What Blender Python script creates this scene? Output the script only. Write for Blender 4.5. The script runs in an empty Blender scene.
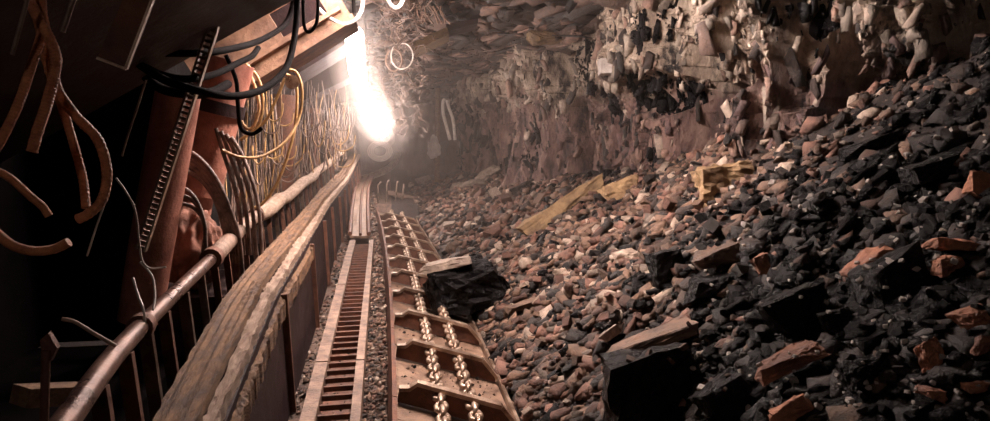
import bpy, bmesh, math, random
import numpy as np
from mathutils import Vector, Matrix, noise

random.seed(11)
rng = np.random.default_rng(11)
SC = bpy.context.scene
COL = SC.collection
FPX, W, H = 700.0, 990, 421
CAM = Vector((0, 0, 1.6))
VPX, VPY = 390.0, 125.0
TH = math.atan((H / 2 - VPY) / FPX)
PS = math.atan((W / 2 - VPX) / FPX * math.cos(TH))
FWD = Vector((math.sin(PS) * math.cos(TH), math.cos(PS) * math.cos(TH), -math.sin(TH)))
RGT = Vector((math.cos(PS), -math.sin(PS), 0))
UPV = RGT.cross(FWD)


def ray(px, py):
    return FWD * FPX + RGT * (px - W / 2) + UPV * (H / 2 - py)


def P(px, py, Y):
    d = ray(px, py)
    return CAM + d * (Y / d.y)


# ------------------------------------------------------------------ camera
cd = bpy.data.cameras.new('camera')
cam = bpy.data.objects.new('camera', cd)
COL.objects.link(cam)
cd.sensor_width = 36
cd.lens = 36 * FPX / W
cd.clip_start = 0.05
cd.clip_end = 200
cam.matrix_world = Matrix((
    (RGT.x, UPV.x, -FWD.x, CAM.x), (RGT.y, UPV.y, -FWD.y, CAM.y), (RGT.z, UPV.z, -FWD.z, CAM.z), (0, 0, 0, 1)))
SC.camera = cam


# ------------------------------------------------------------------ materials
def principled(name):
    m = bpy.data.materials.new(name)
    m.use_nodes = True
    nt = m.node_tree
    return m, nt, nt.nodes['Principled BSDF']


def mat(name, c1, c2, rough=(.5, .85), scale=8, bump=.5, bscale=28, metal=0, rand=None, amt=.5,
        stretch=(1, 1, 1), spec=.5, c3=None, bdist=.02):
    m, nt, b = principled(name)
    N = nt.nodes.new
    L = nt.links.new
    tc = N('ShaderNodeTexCoord')
    mp = N('ShaderNodeMapping')
    mp.inputs['Scale'].default_value = stretch
    L(tc.outputs['Object'], mp.inputs['Vector'])
    vec = mp.outputs['Vector']
    rnd = None
    if rand == 'island':
        g = N('ShaderNodeNewGeometry')
        rnd = g.outputs['Random Per Island']
    elif rand == 'object':
        g = N('ShaderNodeObjectInfo')
        rnd = g.outputs['Random']
    if rnd is not None:
        ad = N('ShaderNodeVectorMath')
        ad.operation = 'ADD'
        sc_ = N('ShaderNodeMath')
        sc_.operation = 'MULTIPLY'
        sc_.inputs[1].default_value = 37.0
        L(rnd, sc_.inputs[0])
        L(vec, ad.inputs[0])
        L(sc_.outputs[0], ad.inputs[1])
        vec = ad.outputs[0]
    n1 = N('ShaderNodeTexNoise')
    n1.inputs['Scale'].default_value = scale
    n1.inputs['Detail'].default_value = 8
    n1.inputs['Roughness'].default_value = .65
    L(vec, n1.inputs['Vector'])
    r = N('ShaderNodeValToRGB')
    r.color_ramp.elements[0].position = .36
    r.color_ramp.elements[1].position = .66
    r.color_ramp.elements[0].color = (*c2, 1)
    r.color_ramp.elements[1].color = (*c1, 1)
    if c3:
        e = r.color_ramp.elements.new(.78)
        e.color = (*c3, 1)
    L(n1.outputs['Fac'], r.inputs['Fac'])
    col = r.outputs['Color']
    if rnd is not None:
        mr = N('ShaderNodeMapRange')
        mr.inputs['To Min'].default_value = 1 - amt
        mr.inputs['To Max'].default_value = 1 + amt
        L(rnd, mr.inputs['Value'])
        hs = N('ShaderNodeHueSaturation')
        L(mr.outputs[0], hs.inputs['Value'])
        L(col, hs.inputs['Color'])
        col = hs.outputs['Color']
    L(col, b.inputs['Base Color'])
    rr = N('ShaderNodeMapRange')
    rr.inputs['From Min'].default_value = .3
    rr.inputs['From Max'].default_value = .7
    rr.inputs['To Min'].default_value = rough[0]
    rr.inputs['To Max'].default_value = rough[1]
    L(n1.outputs['Fac'], rr.inputs['Value'])
    L(rr.outputs[0], b.inputs['Roughness'])
    b.inputs['Metallic'].default_value = metal
    b.inputs['Specular IOR Level'].default_value = spec
    if bump:
        n2 = N('ShaderNodeTexNoise')
        n2.inputs['Scale'].default_value = bscale
        n2.inputs['Detail'].default_value = 6
        n2.inputs['Roughness'].default_value = .7
        L(vec, n2.inputs['Vector'])
        bp = N('ShaderNodeBump')
        bp.inputs['Strength'].default_value = bump
        bp.inputs['Distance'].default_value = bdist
        L(n2.outputs['Fac'], bp.inputs['Height'])
        L(bp.outputs[0], b.inputs['Normal'])
    return m


def emis(name, c, s):
    m, nt, b = principled(name)
    b.inputs['Base Color'].default_value = (.8, .8, .8, 1)
    b.inputs['Emission Color'].default_value = (*c, 1)
    b.inputs['Emission Strength'].default_value = s
    return m


M = {}
ROCKS = dict(
    coal=((.008, .0065, .007), (.003, .0026, .003), (.2, .45), 12, .9, .16),
    dull=((.040, .024, .018), (.012, .008, .007), (.4, .7), 10, .8, .5),
    red=((.23, .118, .083), (.085, .04, .028), (.5, .8), 9, .8, .5),
    brown=((.235, .14, .093), (.08, .047, .032), (.5, .8), 9, .8, .5),
    pale=((.46, .36, .28), (.2, .14, .105), (.45, .75), 9, .8, .5),
    rustred=((.46, .20, .11), (.17, .062, .034), (.5, .8), 9, .8, .5),
    white=((.78, .70, .64), (.5, .42, .37), (.35, .6), 9, .8, .5),  # small stones in this white stand for glints on the coal
    ochre=((.36, .235, .12), (.14, .082, .042), (.6, .85), 7, .8, .5),
)
for k, (a, b_, r_, s_, bp_, sp_) in ROCKS.items():
    M[k + '_i'] = mat('rock_%s_chips' % k, a, b_, r_, s_ * 1.5, 1.0, 70, rand='island', amt=.7, spec=sp_)
    M[k] = mat('rock_%s' % k, a, b_, r_, s_, bp_, 34, rand='object', amt=.35, spec=sp_)
M['floor_grit'] = mat('floor_grit', (.24, .15, .11), (.06, .036, .027), (.6, .9), 16, 1.0, 50, bdist=.04)
M['steel'] = mat('worn_steel', (.32, .23, .18), (.10, .06, .045), (.28, .55), 7, .35, 40, metal=.75)
M['bright'] = mat('polished_steel', (.62, .47, .36), (.25, .16, .11), (.25, .5), 9, .35, 50, metal=.8)
M['pipe'] = mat('dark_worn_pipe', (.22, .125, .095), (.07, .036, .03), (.22, .42), 9, .3, 50, metal=.45)
M['shade_black'] = mat('shade_black_steel', (.005, .0035, .0035), (.002, .0015, .0015), (.8, .95), 9, .3, 50, spec=.02)  # darkness of the unlit left side put into the colour
M['rust'] = mat('rusty_steel', (.20, .085, .05), (.07, .028, .018), (.45, .75), 9, .5, 50, metal=.25)
M['dark'] = mat('dark_steel', (.03, .012, .012), (.012, .006, .006), (.5, .75), 6, .4, 30, metal=.0, spec=.2)  # even near-black steel for canopies, sheets and collars
M['legred'] = mat('red_painted_steel', (.46, .19, .13), (.2, .07, .048), (.42, .7), 6, .4, 30)
M['girder'] = mat('dusty_orange_steel', (.36, .20, .125), (.12, .06, .038), (.5, .8), 5, .5, 26)
M['wood'] = mat('weathered_wood', (.32, .18, .095), (.085, .04, .022), (.6, .9), 5, .9, 22, stretch=(6, 1, 6))
M['woodpale'] = mat('pale_splintered_wood', (.55, .40, .30), (.25, .15, .10), (.55, .85), 6, .9, 30, stretch=(6, 1, 6))
M['pan'] = mat('dusty_pan_steel', (.34, .22, .15), (.13, .075, .05), (.4, .7), 8, .5, 40, metal=.3)
M['dusty'] = mat('dusty_worn_steel', (.40, .27, .20), (.11, .062, .045), (.45, .75), 9, .6, 40, metal=.15)
M['hose_orange'] = mat('orange_hose', (.68, .27, .12), (.36, .12, .055), (.4, .65), 30, .6, 90)
M['hose_yellow'] = mat('yellow_cable', (.52, .31, .12), (.24, .13, .055), (.4, .65), 20, .3, 60)
M['hose_dark'] = mat('black_cable', (.010, .007, .007), (.005, .0035, .0035), (.8, .95), 20, .3, 60, spec=.04)
M['hose_grey'] = mat('dusty_grey_hose', (.28, .19, .15), (.08, .05, .04), (.45, .7), 16, .5, 60)
M['wire'] = mat('dusty_wire', (.38, .25, .18), (.15, .09, .065), (.4, .7), 16, .3, 60)
M['white_wire'] = mat('white_wire', (.75, .68, .62), (.5, .43, .38), (.4, .6), 16, .2, 60)
M['cloth'] = mat('dirty_cloth', (.34, .15, .10), (.14, .06, .04), (.8, .95), 8, .5, 30)
M['rag'] = mat('pale_cloth', (.75, .66, .6), (.5, .42, .38), (.8, .95), 8, .5, 30)
M['grit'] = mat('brown_grit', (.20, .12, .085), (.07, .04, .028), (.6, .9), 14, 1.0, 60, bdist=.04)
M['slope'] = mat('dark_rubble_bed', (.05, .031, .025), (.012, .008, .007), (.55, .85), 9, 1.0, 30, bdist=.06)
M['blackwall'] = mat('near_black_rock', (.016, .01, .009), (.006, .004, .004), (.6, .9), 5, 1.0, 14, bdist=.06)  # even near-black rock of the left wall
LC = (1, .83, .765)
M['lamp'] = emis('lamp_glass', LC, 38)
M['lamp_girder'] = emis('girder_lamp_glass', LC, 55)
M['lamp_key'] = emis('key_lamp_glass', LC, 430)  # unseen key lamp, added to light the slope
M['lamp_fill'] = emis('fill_lamp_glass', LC, 34)  # unseen fill lamp, added behind the camera
M['lampcap'] = mat('lamp_cap', (.4, .35, .3), (.3, .25, .2), (.4, .6), 8, .2, 40, metal=.5)


def wall_material():
    m, nt, b = principled('coal_face_rock')
    N = nt.nodes.new
    L = nt.links.new
    tc = N('ShaderNodeTexCoord')
    sep = N('ShaderNodeSeparateXYZ')
    L(tc.outputs['Object'], sep.inputs[0])

    def nz(scale, stretch, det=8, ro=.65):
        mp = N('ShaderNodeMapping')
        mp.inputs['Scale'].default_value = stretch
        L(tc.outputs['Object'], mp.inputs['Vector'])
        t = N('ShaderNodeTexNoise')
        t.inputs['Scale'].default_value = scale
        t.inputs['Detail'].default_value = det
        t.inputs['Roughness'].default_value = ro
        L(mp.outputs[0], t.inputs['Vector'])
        return t.outputs['Fac']

    def ramp(fac, stops):
        r = N('ShaderNodeValToRGB')
        e = r.color_ramp.elements
        e[0].position, e[0].color = stops[0][0], (*stops[0][1], 1)
        e[1].position, e[1].color = stops[-1][0], (*stops[-1][1], 1)
        for p, c in stops[1:-1]:
            x = e.new(p)
            x.color = (*c, 1)
        L(fac, r.inputs['Fac'])
        return r.outputs['Color']

    def mix(f, a, c):
        x = N('ShaderNodeMix')
        x.data_type = 'RGBA'
        L(f, x.inputs['Factor'])
        L(a, x.inputs['A'])
        L(c, x.inputs['B'])
        return x.outputs['Result']
    top = ramp(nz(4.5, (1, 1, .55)), [(.32, (.07, .05, .042)), (.46, (.30, .225, .17)), (.62, (.56, .45, .35)), (.75, (.68, .57, .46))])
    low = ramp(nz(4, (1, 1, .4)), [(.33, (.035, .022, .022)), (.5, (.18, .105, .088)), (.66, (.33, .215, .17)), (.78, (.5, .38, .3))])
    # strata: the pale roof band sits over the darker purple-brown seam, with an uneven border
    ad = N('ShaderNodeMath')
    ad.operation = 'MULTIPLY_ADD'
    L(nz(1.3, (1, 1, .7), 5), ad.inputs[0])
    ad.inputs[1].default_value = 1.6
    L(sep.outputs['Z'], ad.inputs[2])
    mr = N('ShaderNodeMapRange')
    mr.inputs['From Min'].default_value = 2.65
    mr.inputs['From Max'].default_value = 3.05
    L(ad.outputs[0], mr.inputs['Value'])
    c = mix(mr.outputs[0], low, top)
    cm = N('ShaderNodeMath')          # coal patches; near end blackened to put the recess shade into the colour
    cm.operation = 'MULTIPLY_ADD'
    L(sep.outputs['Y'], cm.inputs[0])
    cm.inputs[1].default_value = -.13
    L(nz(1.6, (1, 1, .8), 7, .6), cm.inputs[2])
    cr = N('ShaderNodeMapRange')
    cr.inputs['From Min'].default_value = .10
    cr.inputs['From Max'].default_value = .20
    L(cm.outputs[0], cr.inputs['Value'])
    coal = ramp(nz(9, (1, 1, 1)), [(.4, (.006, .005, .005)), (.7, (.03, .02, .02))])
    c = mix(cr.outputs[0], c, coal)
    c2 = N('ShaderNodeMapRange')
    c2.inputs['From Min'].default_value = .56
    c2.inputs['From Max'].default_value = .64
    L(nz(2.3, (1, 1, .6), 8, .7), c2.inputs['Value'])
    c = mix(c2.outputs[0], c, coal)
    L(c, b.inputs['Base Color'])
    b.inputs['Roughness'].default_value = .62
    h1 = nz(16, (1, 1, .5), 8, .7)
    bp = N('ShaderNodeBump')
    bp.inputs['Strength'].default_value = 1.0
    bp.inputs['Distance'].default_value = .07
    L(h1, bp.inputs['Height'])
    L(bp.outputs[0], b.inputs['Normal'])
    return m


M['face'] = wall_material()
M['roof'] = mat('layered_roof_rock', (.15, .095, .07), (.045, .028, .022), (.6, .85), 3.2, .9, 14, stretch=(2.2, .45, 1), bdist=.05, c3=(.26, .17, .12))


# ------------------------------------------------------------------ mesh helpers
class MB:
    def __init__(s):
        s.v, s.f, s.m, s.s = [], [], [], []

    def add(s, vs, fs, m=0, smooth=False):
        o = len(s.v)
        s.v.extend(Vector(x) for x in vs)
        for f in fs:
            s.f.append([i + o for i in f])
            s.m.append(m)
            s.s.append(smooth)
        return s

    def box(s, c, size, ax=None, m=0):
        ax = ax or (Vector((1, 0, 0)), Vector((0, 1, 0)), Vector((0, 0, 1)))
        c = Vector(c)
        a, b, d = (ax[i] * size[i] / 2 for i in range(3))
        vs = [c + a * i + b * j + d * k for k in (-1, 1) for j in (-1, 1) for i in (-1, 1)]
        return s.add(vs, [(0, 2, 3, 1), (4, 5, 7, 6), (0, 1, 5, 4), (2, 6, 7, 3), (0, 4, 6, 2), (1, 3, 7, 5)], m)

    def beam(s, p0, p1, w, h, up=Vector((0, 0, 1)), m=0):
        p0, p1 = Vector(p0), Vector(p1)
        d = (p1 - p0)
        L = d.length
        d.normalize()
        x = d.cross(up).normalized()
        z = x.cross(d).normalized()
        return s.box((p0 + p1) / 2, (w, L, h), (x, d, z), m)

    def tube(s, pts, r, seg=8, m=0, smooth=True, closed=False, cap=True):
        pts = [Vector(p) for p in pts]
        n = len(pts)
        rs = r if isinstance(r, (list, tuple)) else [r] * n
        t0 = (pts[1] - pts[0]).normalized()
        a = t0.orthogonal().normalized()
        vs = []
        for i in range(n):
            if closed:
                t = (pts[(i + 1) % n] - pts[i - 1]).normalized()
            else:
                t = (pts[min(i + 1, n - 1)] - pts[max(i - 1, 0)]).normalized()
            a = (a - t * a.dot(t))
            if a.length < 1e-6:
                a = t.orthogonal()
            a.normalize()
            b = t.cross(a)
            for k in range(seg):
                g = 2 * math.pi * k / seg
                vs.append(pts[i] + (a * math.cos(g) + b * math.sin(g)) * rs[i])
        fs = []
        for i in range(n if closed else n - 1):
            j = (i + 1) % n
            for k in range(seg):
                l = (k + 1) % seg
                fs.append((i * seg + k, i * seg + l, j * seg + l, j * seg + k))
        s.add(vs, fs, m, smooth)
        if cap and not closed:
            s.add(vs[:seg], [tuple(range(seg))[::-1]], m)
            s.add(vs[-seg:], [tuple(range(seg))], m)
        return s

    def prism(s, poly, ext, m=0):
        """poly: world points of one face, ext: extrusion vector"""
        n = len(poly)
        vs = [Vector(p) for p in poly] + [Vector(p) + ext for p in poly]
        fs = [tuple(range(n))[::-1], tuple(range(n, 2 * n))]
        fs += [(i, (i + 1) % n, n + (i + 1) % n, n + i) for i in range(n)]
        return s.add(vs, fs, m)

    def ribbon(s, left, right, th, n=90, across=4, jag=.01, seed=0, m=0):
        """rough plank between two edge paths, thickness th downwards, ragged edges"""
        Lp, Rp = resample(left, n), resample(right, n)
        top, bot = [], []
        for i in range(n):
            e = [Vector((0, 0, 0))] * 2
            for j in range(across + 1):
                t = j / across
                p = Lp[i].lerp(Rp[i], t)
                q = p * 26 + Vector((seed * 7.3, j * 2.1, 0))
                k = jag * (1.8 if j in (0, across) else .7)
                k *= .7
                p = p + Vector((0, 0, .02 * noise.noise(Vector((j * 3.7 + seed, p.y * 1.1, seed)))))
                p = p + Vector((noise.noise(q * 1.7) * k, 0, noise.noise(q + Vector((5, 3, 1))) * jag + noise.noise(q * 3) * jag * .7))
                top.append(p)
                bot.append(p + Vector((0, 0, -th)))
        a = across + 1
        fs = []
        nn = n * a
        for i in range(n - 1):
            for j in range(across):
                q = i * a + j
                fs.append((q, q + 1, q + a + 1, q + a))
                fs.append((nn + q, nn + q + a, nn + q + a + 1, nn + q + 1))
            q = i * a
            fs.append((q, q + a, nn + q + a, nn + q))
            q = i * a + across
            fs.append((q, nn + q, nn + q + a, q + a))
        fs.append(tuple(range(across + 1)) + tuple(nn + j for j in range(across, -1, -1)))
        q = (n - 1) * a
        fs.append(tuple(q + j for j in range(across, -1, -1)) + tuple(nn + q + j for j in range(across + 1)))
        return s.add(top + bot, fs, m)

    def mesh(s, name, mats, off=Vector((0, 0, 0))):
        me = bpy.data.meshes.new(name)
        me.from_pydata([v - off for v in s.v], [], s.f)
        for x in (mats if isinstance(mats, (list, tuple)) else [mats]):
            me.materials.append(M[x] if isinstance(x, str) else x)
        me.polygons.foreach_set('material_index', s.m)
        me.polygons.foreach_set('use_smooth', s.s)
        me.update()
        return me


def resample(pts, n):
    pts = [Vector(p) for p in pts]
    d = [0]
    for a, b in zip(pts, pts[1:]):
        d.append(d[-1] + (b - a).length)
    out, k = [], 0
    for i in range(n):
        t = d[-1] * i / (n - 1)
        while k < len(pts) - 2 and d[k + 1] < t:
            k += 1
        out.append(pts[k].lerp(pts[k + 1], (t - d[k]) / max(d[k + 1] - d[k], 1e-9)))
    return out


def smooth(pts, n=10, closed=False):
    """Catmull-Rom through pts"""
    pts = [Vector(p) for p in pts]
    N = len(pts)
    out = []
    for i in range(N if closed else N - 1):
        g = (lambda j: pts[j % N]) if closed else (lambda j: pts[min(max(j, 0), N - 1)])
        a, b, c, d = g(i - 1), g(i), g(i + 1), g(i + 2)
        for k in range(n):
            t = k / n
            out.append(.5 * (2 * b + (c - a) * t + (2 * a - 5 * b + 4 * c - d) * t * t + (3 * b - a - 3 * c + d) * t ** 3))
    if not closed:
        out.append(pts[-1])
    return out


def pix(seq):
    return [P(*q) for q in seq]


def tag(o, label=None, cat=None, group=None, kind=None):
    if cat and not kind:
        kind = 'thing'
    for k, v in (('label', label), ('category', cat), ('group', group), ('kind', kind)):
        if v:
            o[k] = v
    return o


def thing(name, label, cat, loc, group=None):
    o = bpy.data.objects.new(name, None)
    o.empty_display_size = .1
    COL.objects.link(o)
    o.location = loc
    return tag(o, label, cat, group)


def wloc(o):
    p = Vector((0, 0, 0))
    while o:
        p += Vector(o.location)
        o = o.parent
    return p


def part(name, mb, m, parent, label=None):
    o = bpy.data.objects.new(name, mb.mesh(name, m, wloc(parent)))
    o.parent = parent
    COL.objects.link(o)
    return tag(o, label)


def solo(name, mb, m, label, cat, group=None, kind=None, loc=None):
    if loc is None:
        lo = Vector([min(v[i] for v in mb.v) for i in range(3)])
        hi = Vector([max(v[i] for v in mb.v) for i in range(3)])
        loc = Vector(((lo.x + hi.x) / 2, (lo.y + hi.y) / 2, lo.z))
    o = bpy.data.objects.new(name, mb.mesh(name, m, loc))
    o.location = loc
    COL.objects.link(o)
    return tag(o, label, cat, group, kind)


def fbm(x, y, z, o=4):
    return noise.fractal(Vector((x, y, z)), 1.0, 2.1, o)


def sstep(a, b, x):
    t = min(1, max(0, (x - a) / (b - a)))
    return t * t * (3 - 2 * t)


def lerp_tab(tab, x):
    if x <= tab[0][0]:
        return tab[0][1]
    for (a, b), (c, d) in zip(tab, tab[1:]):
        if x <= c:
            return b + (d - b) * (x - a) / (c - a)
    return tab[-1][1]


def grid(name, nu, nv, fn, m, kind='structure', flip=False, smooth_=True):
    vs = [fn(i, j) for i in range(nu) for j in range(nv)]
    fs = []
    for i in range(nu - 1):
        for j in range(nv - 1):
            q = i * nv + j
            f = (q, q + nv, q + nv + 1, q + 1)
            fs.append(f[::-1] if flip else f)
    me = bpy.data.meshes.new(name)
    me.from_pydata(vs, [], fs)
    me.materials.append(M[m])
    me.polygons.foreach_set('use_smooth', [smooth_] * len(fs))
    o = bpy.data.objects.new(name, me)
    COL.objects.link(o)
    tag(o, kind=kind)
    return o


def facet(q, sc):
    """broken-rock relief: every Voronoi cell is a small tilted plane"""
    p = q * sc
    d, pts = noise.voronoi(p)
    c = pts[0]
    h = noise.cell_vector(c * 7.31)
    g = noise.cell_vector(c * 3.17 + Vector((9, 4, 2)))
    return (h.x - .5) * .9 + (p - c).dot(g - Vector((.5, .5, .5))) * 1.6


# ------------------------------------------------------------------ the place: floor, slope, coal face, roof
XW = [(-3, 3.1), (8, 3.05), (12, 2.85), (17, 2.25), (21.5, 1.85), (22.3, 2.0), (23.5, 2.9), (30, 3.0)]
ZTOP = [(-3, 1.95), (2.5, 1.86), (3.5, 1.78), (4.8, 1.62), (6.8, 1.24), (9, .9), (12, .55), (16, .3), (20, .1), (30, -.2)]


def xoff(Y):
    return 0.0 if Y < 4 else -.003 * (Y - 4) ** 2


def toe(Y):
    return .80 + xoff(min(Y, 13))


def height(X, Y, detail=True):
    t0 = toe(Y)
    if X < t0:
        xo = xoff(min(Y, 13))
        a = sstep(-.02, -.10, X - xo)            # floor level left of the conveyor, lower trench under it
        z = -.36 + a * .35 if Y < 14.2 else -.01
        if X < -.1 and detail:
            z += .03 * fbm(X * 5, Y * 5, 0, 3)
        return z
    xw = lerp_tab(XW, Y)
    t = min(1.15, (X - t0) / (xw - t0))
    z = -.27 + (lerp_tab(ZTOP, Y) + .27) * t ** .92
    if detail:
        w = min(1, t * 6)
        z += w * (.13 * fbm(X * 1.1 + 3, Y * 1.1, 0, 3) + .06 * fbm(X * 4, Y * 4, 5, 3))
    return z


def hit(px, py):
    d = ray(px, py).normalized()
    t = .8
    while t < 40:
        p = CAM + d * t
        if p.z < height(p.x, p.y) or p.x > lerp_tab(XW, p.y):
            return p
        t += .02 + t * .004
    return p


YS = [-2.5 + 3.5 * i / 20 for i in range(20)] + [1.0 * (28.0 / 1.0) ** (i / 259) for i in range(260)]
XS = [-3.2 + 3.2 * i / 60 for i in range(60)] + [3.5 * i / 110 for i in range(111)]
grid('floor', len(YS), len(XS), lambda i, j: (XS[j], YS[i], height(XS[j], YS[i])), 'slope', flip=True)
_fl = bpy.data.objects['floor'].data
_fl.materials.append(M['floor_grit'])
for _p in _fl.polygons:
    if -1.1 < _p.center.x < -.02:
        _p.material_index = 1

WY = [-2.5 + 5 * i / 30 for i in range(30)] + [2.5 * (25.0 / 2.5) ** (i / 839) for i in range(840)]
WZ = [-.7 + .7 * i / 12 for i in range(12)] + [3.9 * i / 230 for i in range(231)]


WYA, WZA = np.array(WY), np.array(WZ)


def ridged(x, y, z):
    return 1 - abs(noise.noise(Vector((x, y, z)))) * 2


def wallpt(i, j):
    Y, z = WY[i], WZ[j]
    x = lerp_tab(XW, Y)
    far = min(1, 6 / max(Y, 1))
    q = Vector((Y, z * .42, 1.3))
    d = .30 * fbm(Y * .8, z * .35, 1.7, 3) + .20 * (ridged(Y * 1.5, z * .3, 4.2) - .5) + .05 * (ridged(Y * 6, z * .5, 2.2) - .5)
    yc = Y + .25 * noise.noise(Vector((Y * .7, z * .5, 3)))
    d += (.34 if Y > 6.5 else .22) * (noise.cell(Vector((yc * (.42 if Y > 6.5 else 1.1), 0, 0))) - .4) + .12 * (noise.cell(Vector((yc * (1.3 if Y > 6.5 else 3.1), 5, 0))) - .5)
    s = sstep(1.85, 2.3, z + .35 * noise.noise(Vector((Y * 1.1, 3, 0))))
    d += .13 * facet(q, 1.7) + .07 * facet(q, 4.6) * (1 - .4 * s)
    if s > 0:
        q2 = Vector((Y, z * .75, 5.1))
        d += s * (.16 + .15 * ridged(Y * 2.6, z * 1.6, 7.7) + .11 * facet(q2, 4.0) + .06 * facet(q2, 9.5))
    if Y < 7:
        d += .05 * facet(Vector((Y, z * .35, 6)), 7) + s * .05 * facet(Vector((Y, z * .5, 9)), 16)
    if Y < 12:
        d += .028 * facet(Vector((Y, z * .6, 3)), 12)
    for cy, cz, ry, rz, dp in ((6.1, 2.02, .75, .36, .75), (7.6, 1.95, .55, .25, .45), (3.45, 2.2, .45, .8, .9), (10.4, 1.9, .6, .25, .35), (4.7, 2.45, .15, .35, .3)):
        q = ((Y - cy) / ry) ** 2 + ((z - cz) / rz) ** 2
        if q < 1.6:
            d -= dp * sstep(1.6, .35, q)
    return (x - d, Y, z)


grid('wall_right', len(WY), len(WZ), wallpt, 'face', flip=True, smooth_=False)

CY = [-2.5 + 10 * i / 40 for i in range(40)] + [7.5 + 18.5 * i / 330 for i in range(331)]
CX = [-3.2 + 6.9 * i / 170 for i in range(171)]


CYA, CXA = np.array(CY), np.array(CX)


def ceilpt(i, j):
    X, Y = CX[j], CY[i]
    z = lerp_tab([(-3, 3.3), (9, 3.3), (14, 3.15), (20, 2.75), (25, 2.45), (30, 2.3)], Y)
    n = 1.3 * fbm(X * .55 + 2, Y * .22, 3, 3)
    st = (math.floor(n * 5) + sstep(.75, 1, n * 5 - math.floor(n * 5))) / 5
    z += .22 * st + .05 * fbm(X * 2.2, Y * .8, 8, 4) + .11 * facet(Vector((X * 1.3, Y * .45, z)), 1.5) + .05 * facet(Vector((X * 1.4, Y * .5, 2)), 4)
    z -= .25 * sstep(1.9, 3.0, X)
    return (X, Y, z)


grid('ceiling', len(CY), len(CX), ceilpt, 'roof', smooth_=False)
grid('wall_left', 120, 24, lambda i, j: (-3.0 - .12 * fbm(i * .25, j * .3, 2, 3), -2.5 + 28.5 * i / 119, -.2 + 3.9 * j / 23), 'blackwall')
grid('wall_back', 60, 30, lambda i, j: (-3.3 + 7 * i / 59, 25.5 + .35 * fbm(i * .14, j * .14, 2, 4), -.5 + 4.2 * j / 29), 'roof', flip=True)


# ------------------------------------------------------------------ rocks
def rock_mesh(name, hx, hy, hz, seed, m, n=15, blocky=.4, sub=0, rough=0.0):
    r = random.Random(seed)
    bm = bmesh.new()
    pts = []
    if blocky > 0:
        for i in (-1, 1):
            for j in (-1, 1):
                for k in (-1, 1):
                    f = 1 - (1 - blocky) * r.random()
                    pts.append(Vector((i * f, j * (1 - (1 - blocky) * r.random()), k * (1 - (1 - blocky) * r.random()))))
    while len(pts) < n:
        v = Vector((r.gauss(0, 1), r.gauss(0, 1), r.gauss(0, 1))).normalized() * r.uniform(.85, 1.05)
        pts.append(v)
    for p in pts:
        bm.verts.new((p.x * hx, p.y * hy, p.z * hz))
    res = bmesh.ops.convex_hull(bm, input=bm.verts)
    bmesh.ops.delete(bm, geom=[g for g in bm.verts if not g.link_faces], context='VERTS')
    if sub:
        bmesh.ops.subdivide_edges(bm, edges=bm.edges[:], cuts=sub, use_grid_fill=True)
        bmesh.ops.triangulate(bm, faces=bm.faces[:])
        bm.normal_update()
        s = max(hx, hy, hz)
        for v in bm.verts:
            q = v.co / s * 1.6 + Vector((seed * 1.37, 0, 0))
            v.co += v.normal * (rough * (noise.noise(q) + .8 * facet(q, 1.6) + .5 * facet(q, 3.7)))
    me = bpy.data.meshes.new(name)
    bm.to_mesh(me)
    bm.free()
    if m:
        me.materials.append(M[m])
    return me


RL = math.radians(10)
CR, SR = math.cos(RL), math.sin(RL)
CW = .75
SKEW = .30


def cv(u, s, w):
    return Vector((xoff(min(s, 13.5)) + u * CR + w * SR, s - SKEW * u / CW, -.14 - u * SR + w * CR))


# fine rubble: thousands of chips merged in one uncountable mass
TEMPL = []
for k in range(28):
    me = rock_mesh('chip', 1, random.uniform(.5, .9), random.uniform(.28, .6), 100 + k, None, n=8, blocky=.4, sub=1, rough=.17)
    v = np.empty(len(me.vertices) * 3, dtype=np.float64)
    me.vertices.foreach_get('co', v)
    TEMPL.append((v.reshape(-1, 3), np.array([p.vertices[:] for p in me.polygons], dtype=np.int64)))
    bpy.data.meshes.remove(me)


def rotm(r, tilt):
    a = r.gauss(.1, .75) if tilt < 1.2 else r.uniform(0, 2 * math.pi)
    q = Matrix.Rotation(a, 3, 'Z') @ Matrix.Rotation(-.45, 3, 'Y')
    ax = Vector((r.gauss(0, 1), r.gauss(0, 1), .3)).normalized()
    return np.array(Matrix.Rotation(r.uniform(-tilt, tilt), 3, ax) @ q)


def chips(name, spots, mats, label, cat):
    V, F, MI, o = [], [], [], 0
    r = random.Random(5)
    for (p, s, mi) in spots:
        tv, tf = TEMPL[r.randrange(len(TEMPL))]
        R = rotm(r, .85) * s
        V.append(tv @ R.T + np.array(p))
        F.append(tf + o)
        MI.append(np.full(len(tf), mi))
        o += len(tv)
    V, F, MI = np.concatenate(V), np.concatenate(F), np.concatenate(MI)
    me = bpy.data.meshes.new(name)
    me.vertices.add(len(V))
    me.vertices.foreach_set('co', V.ravel())
    me.loops.add(F.size)
    me.loops.foreach_set('vertex_index', F.ravel())
    me.polygons.add(len(F))
    me.polygons.foreach_set('loop_start', np.arange(len(F)) * 3)
    me.polygons.foreach_set('material_index', MI)
    for x in mats:
        me.materials.append(M[x])
    me.update(calc_edges=True)
    me.validate()
    ob = bpy.data.objects.new(name, me)
    COL.objects.link(ob)
    return tag(ob, label, cat, None, 'stuff')


def kind_at(X, Y, r):
    """which rock lies where: coal low on the near slope, brown and red shale further up the tunnel"""
    near = sstep(4.9, 2.7, Y + 1.0 * noise.noise(Vector((X * 1.1, Y * 1.1, 4))) + max(0, 1.75 - X) * 2.2)
    u = r.random()
    if u < near * .95:
        q = r.random()
        return 0 if q < .72 else 1 if q < .93 else 4  # pale chips among the coal imitate its glints
    w = r.random()
    return 2 if w < .29 else 3 if w < .58 else 4 if w < .70 else 1 if w < .92 else 0


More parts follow.
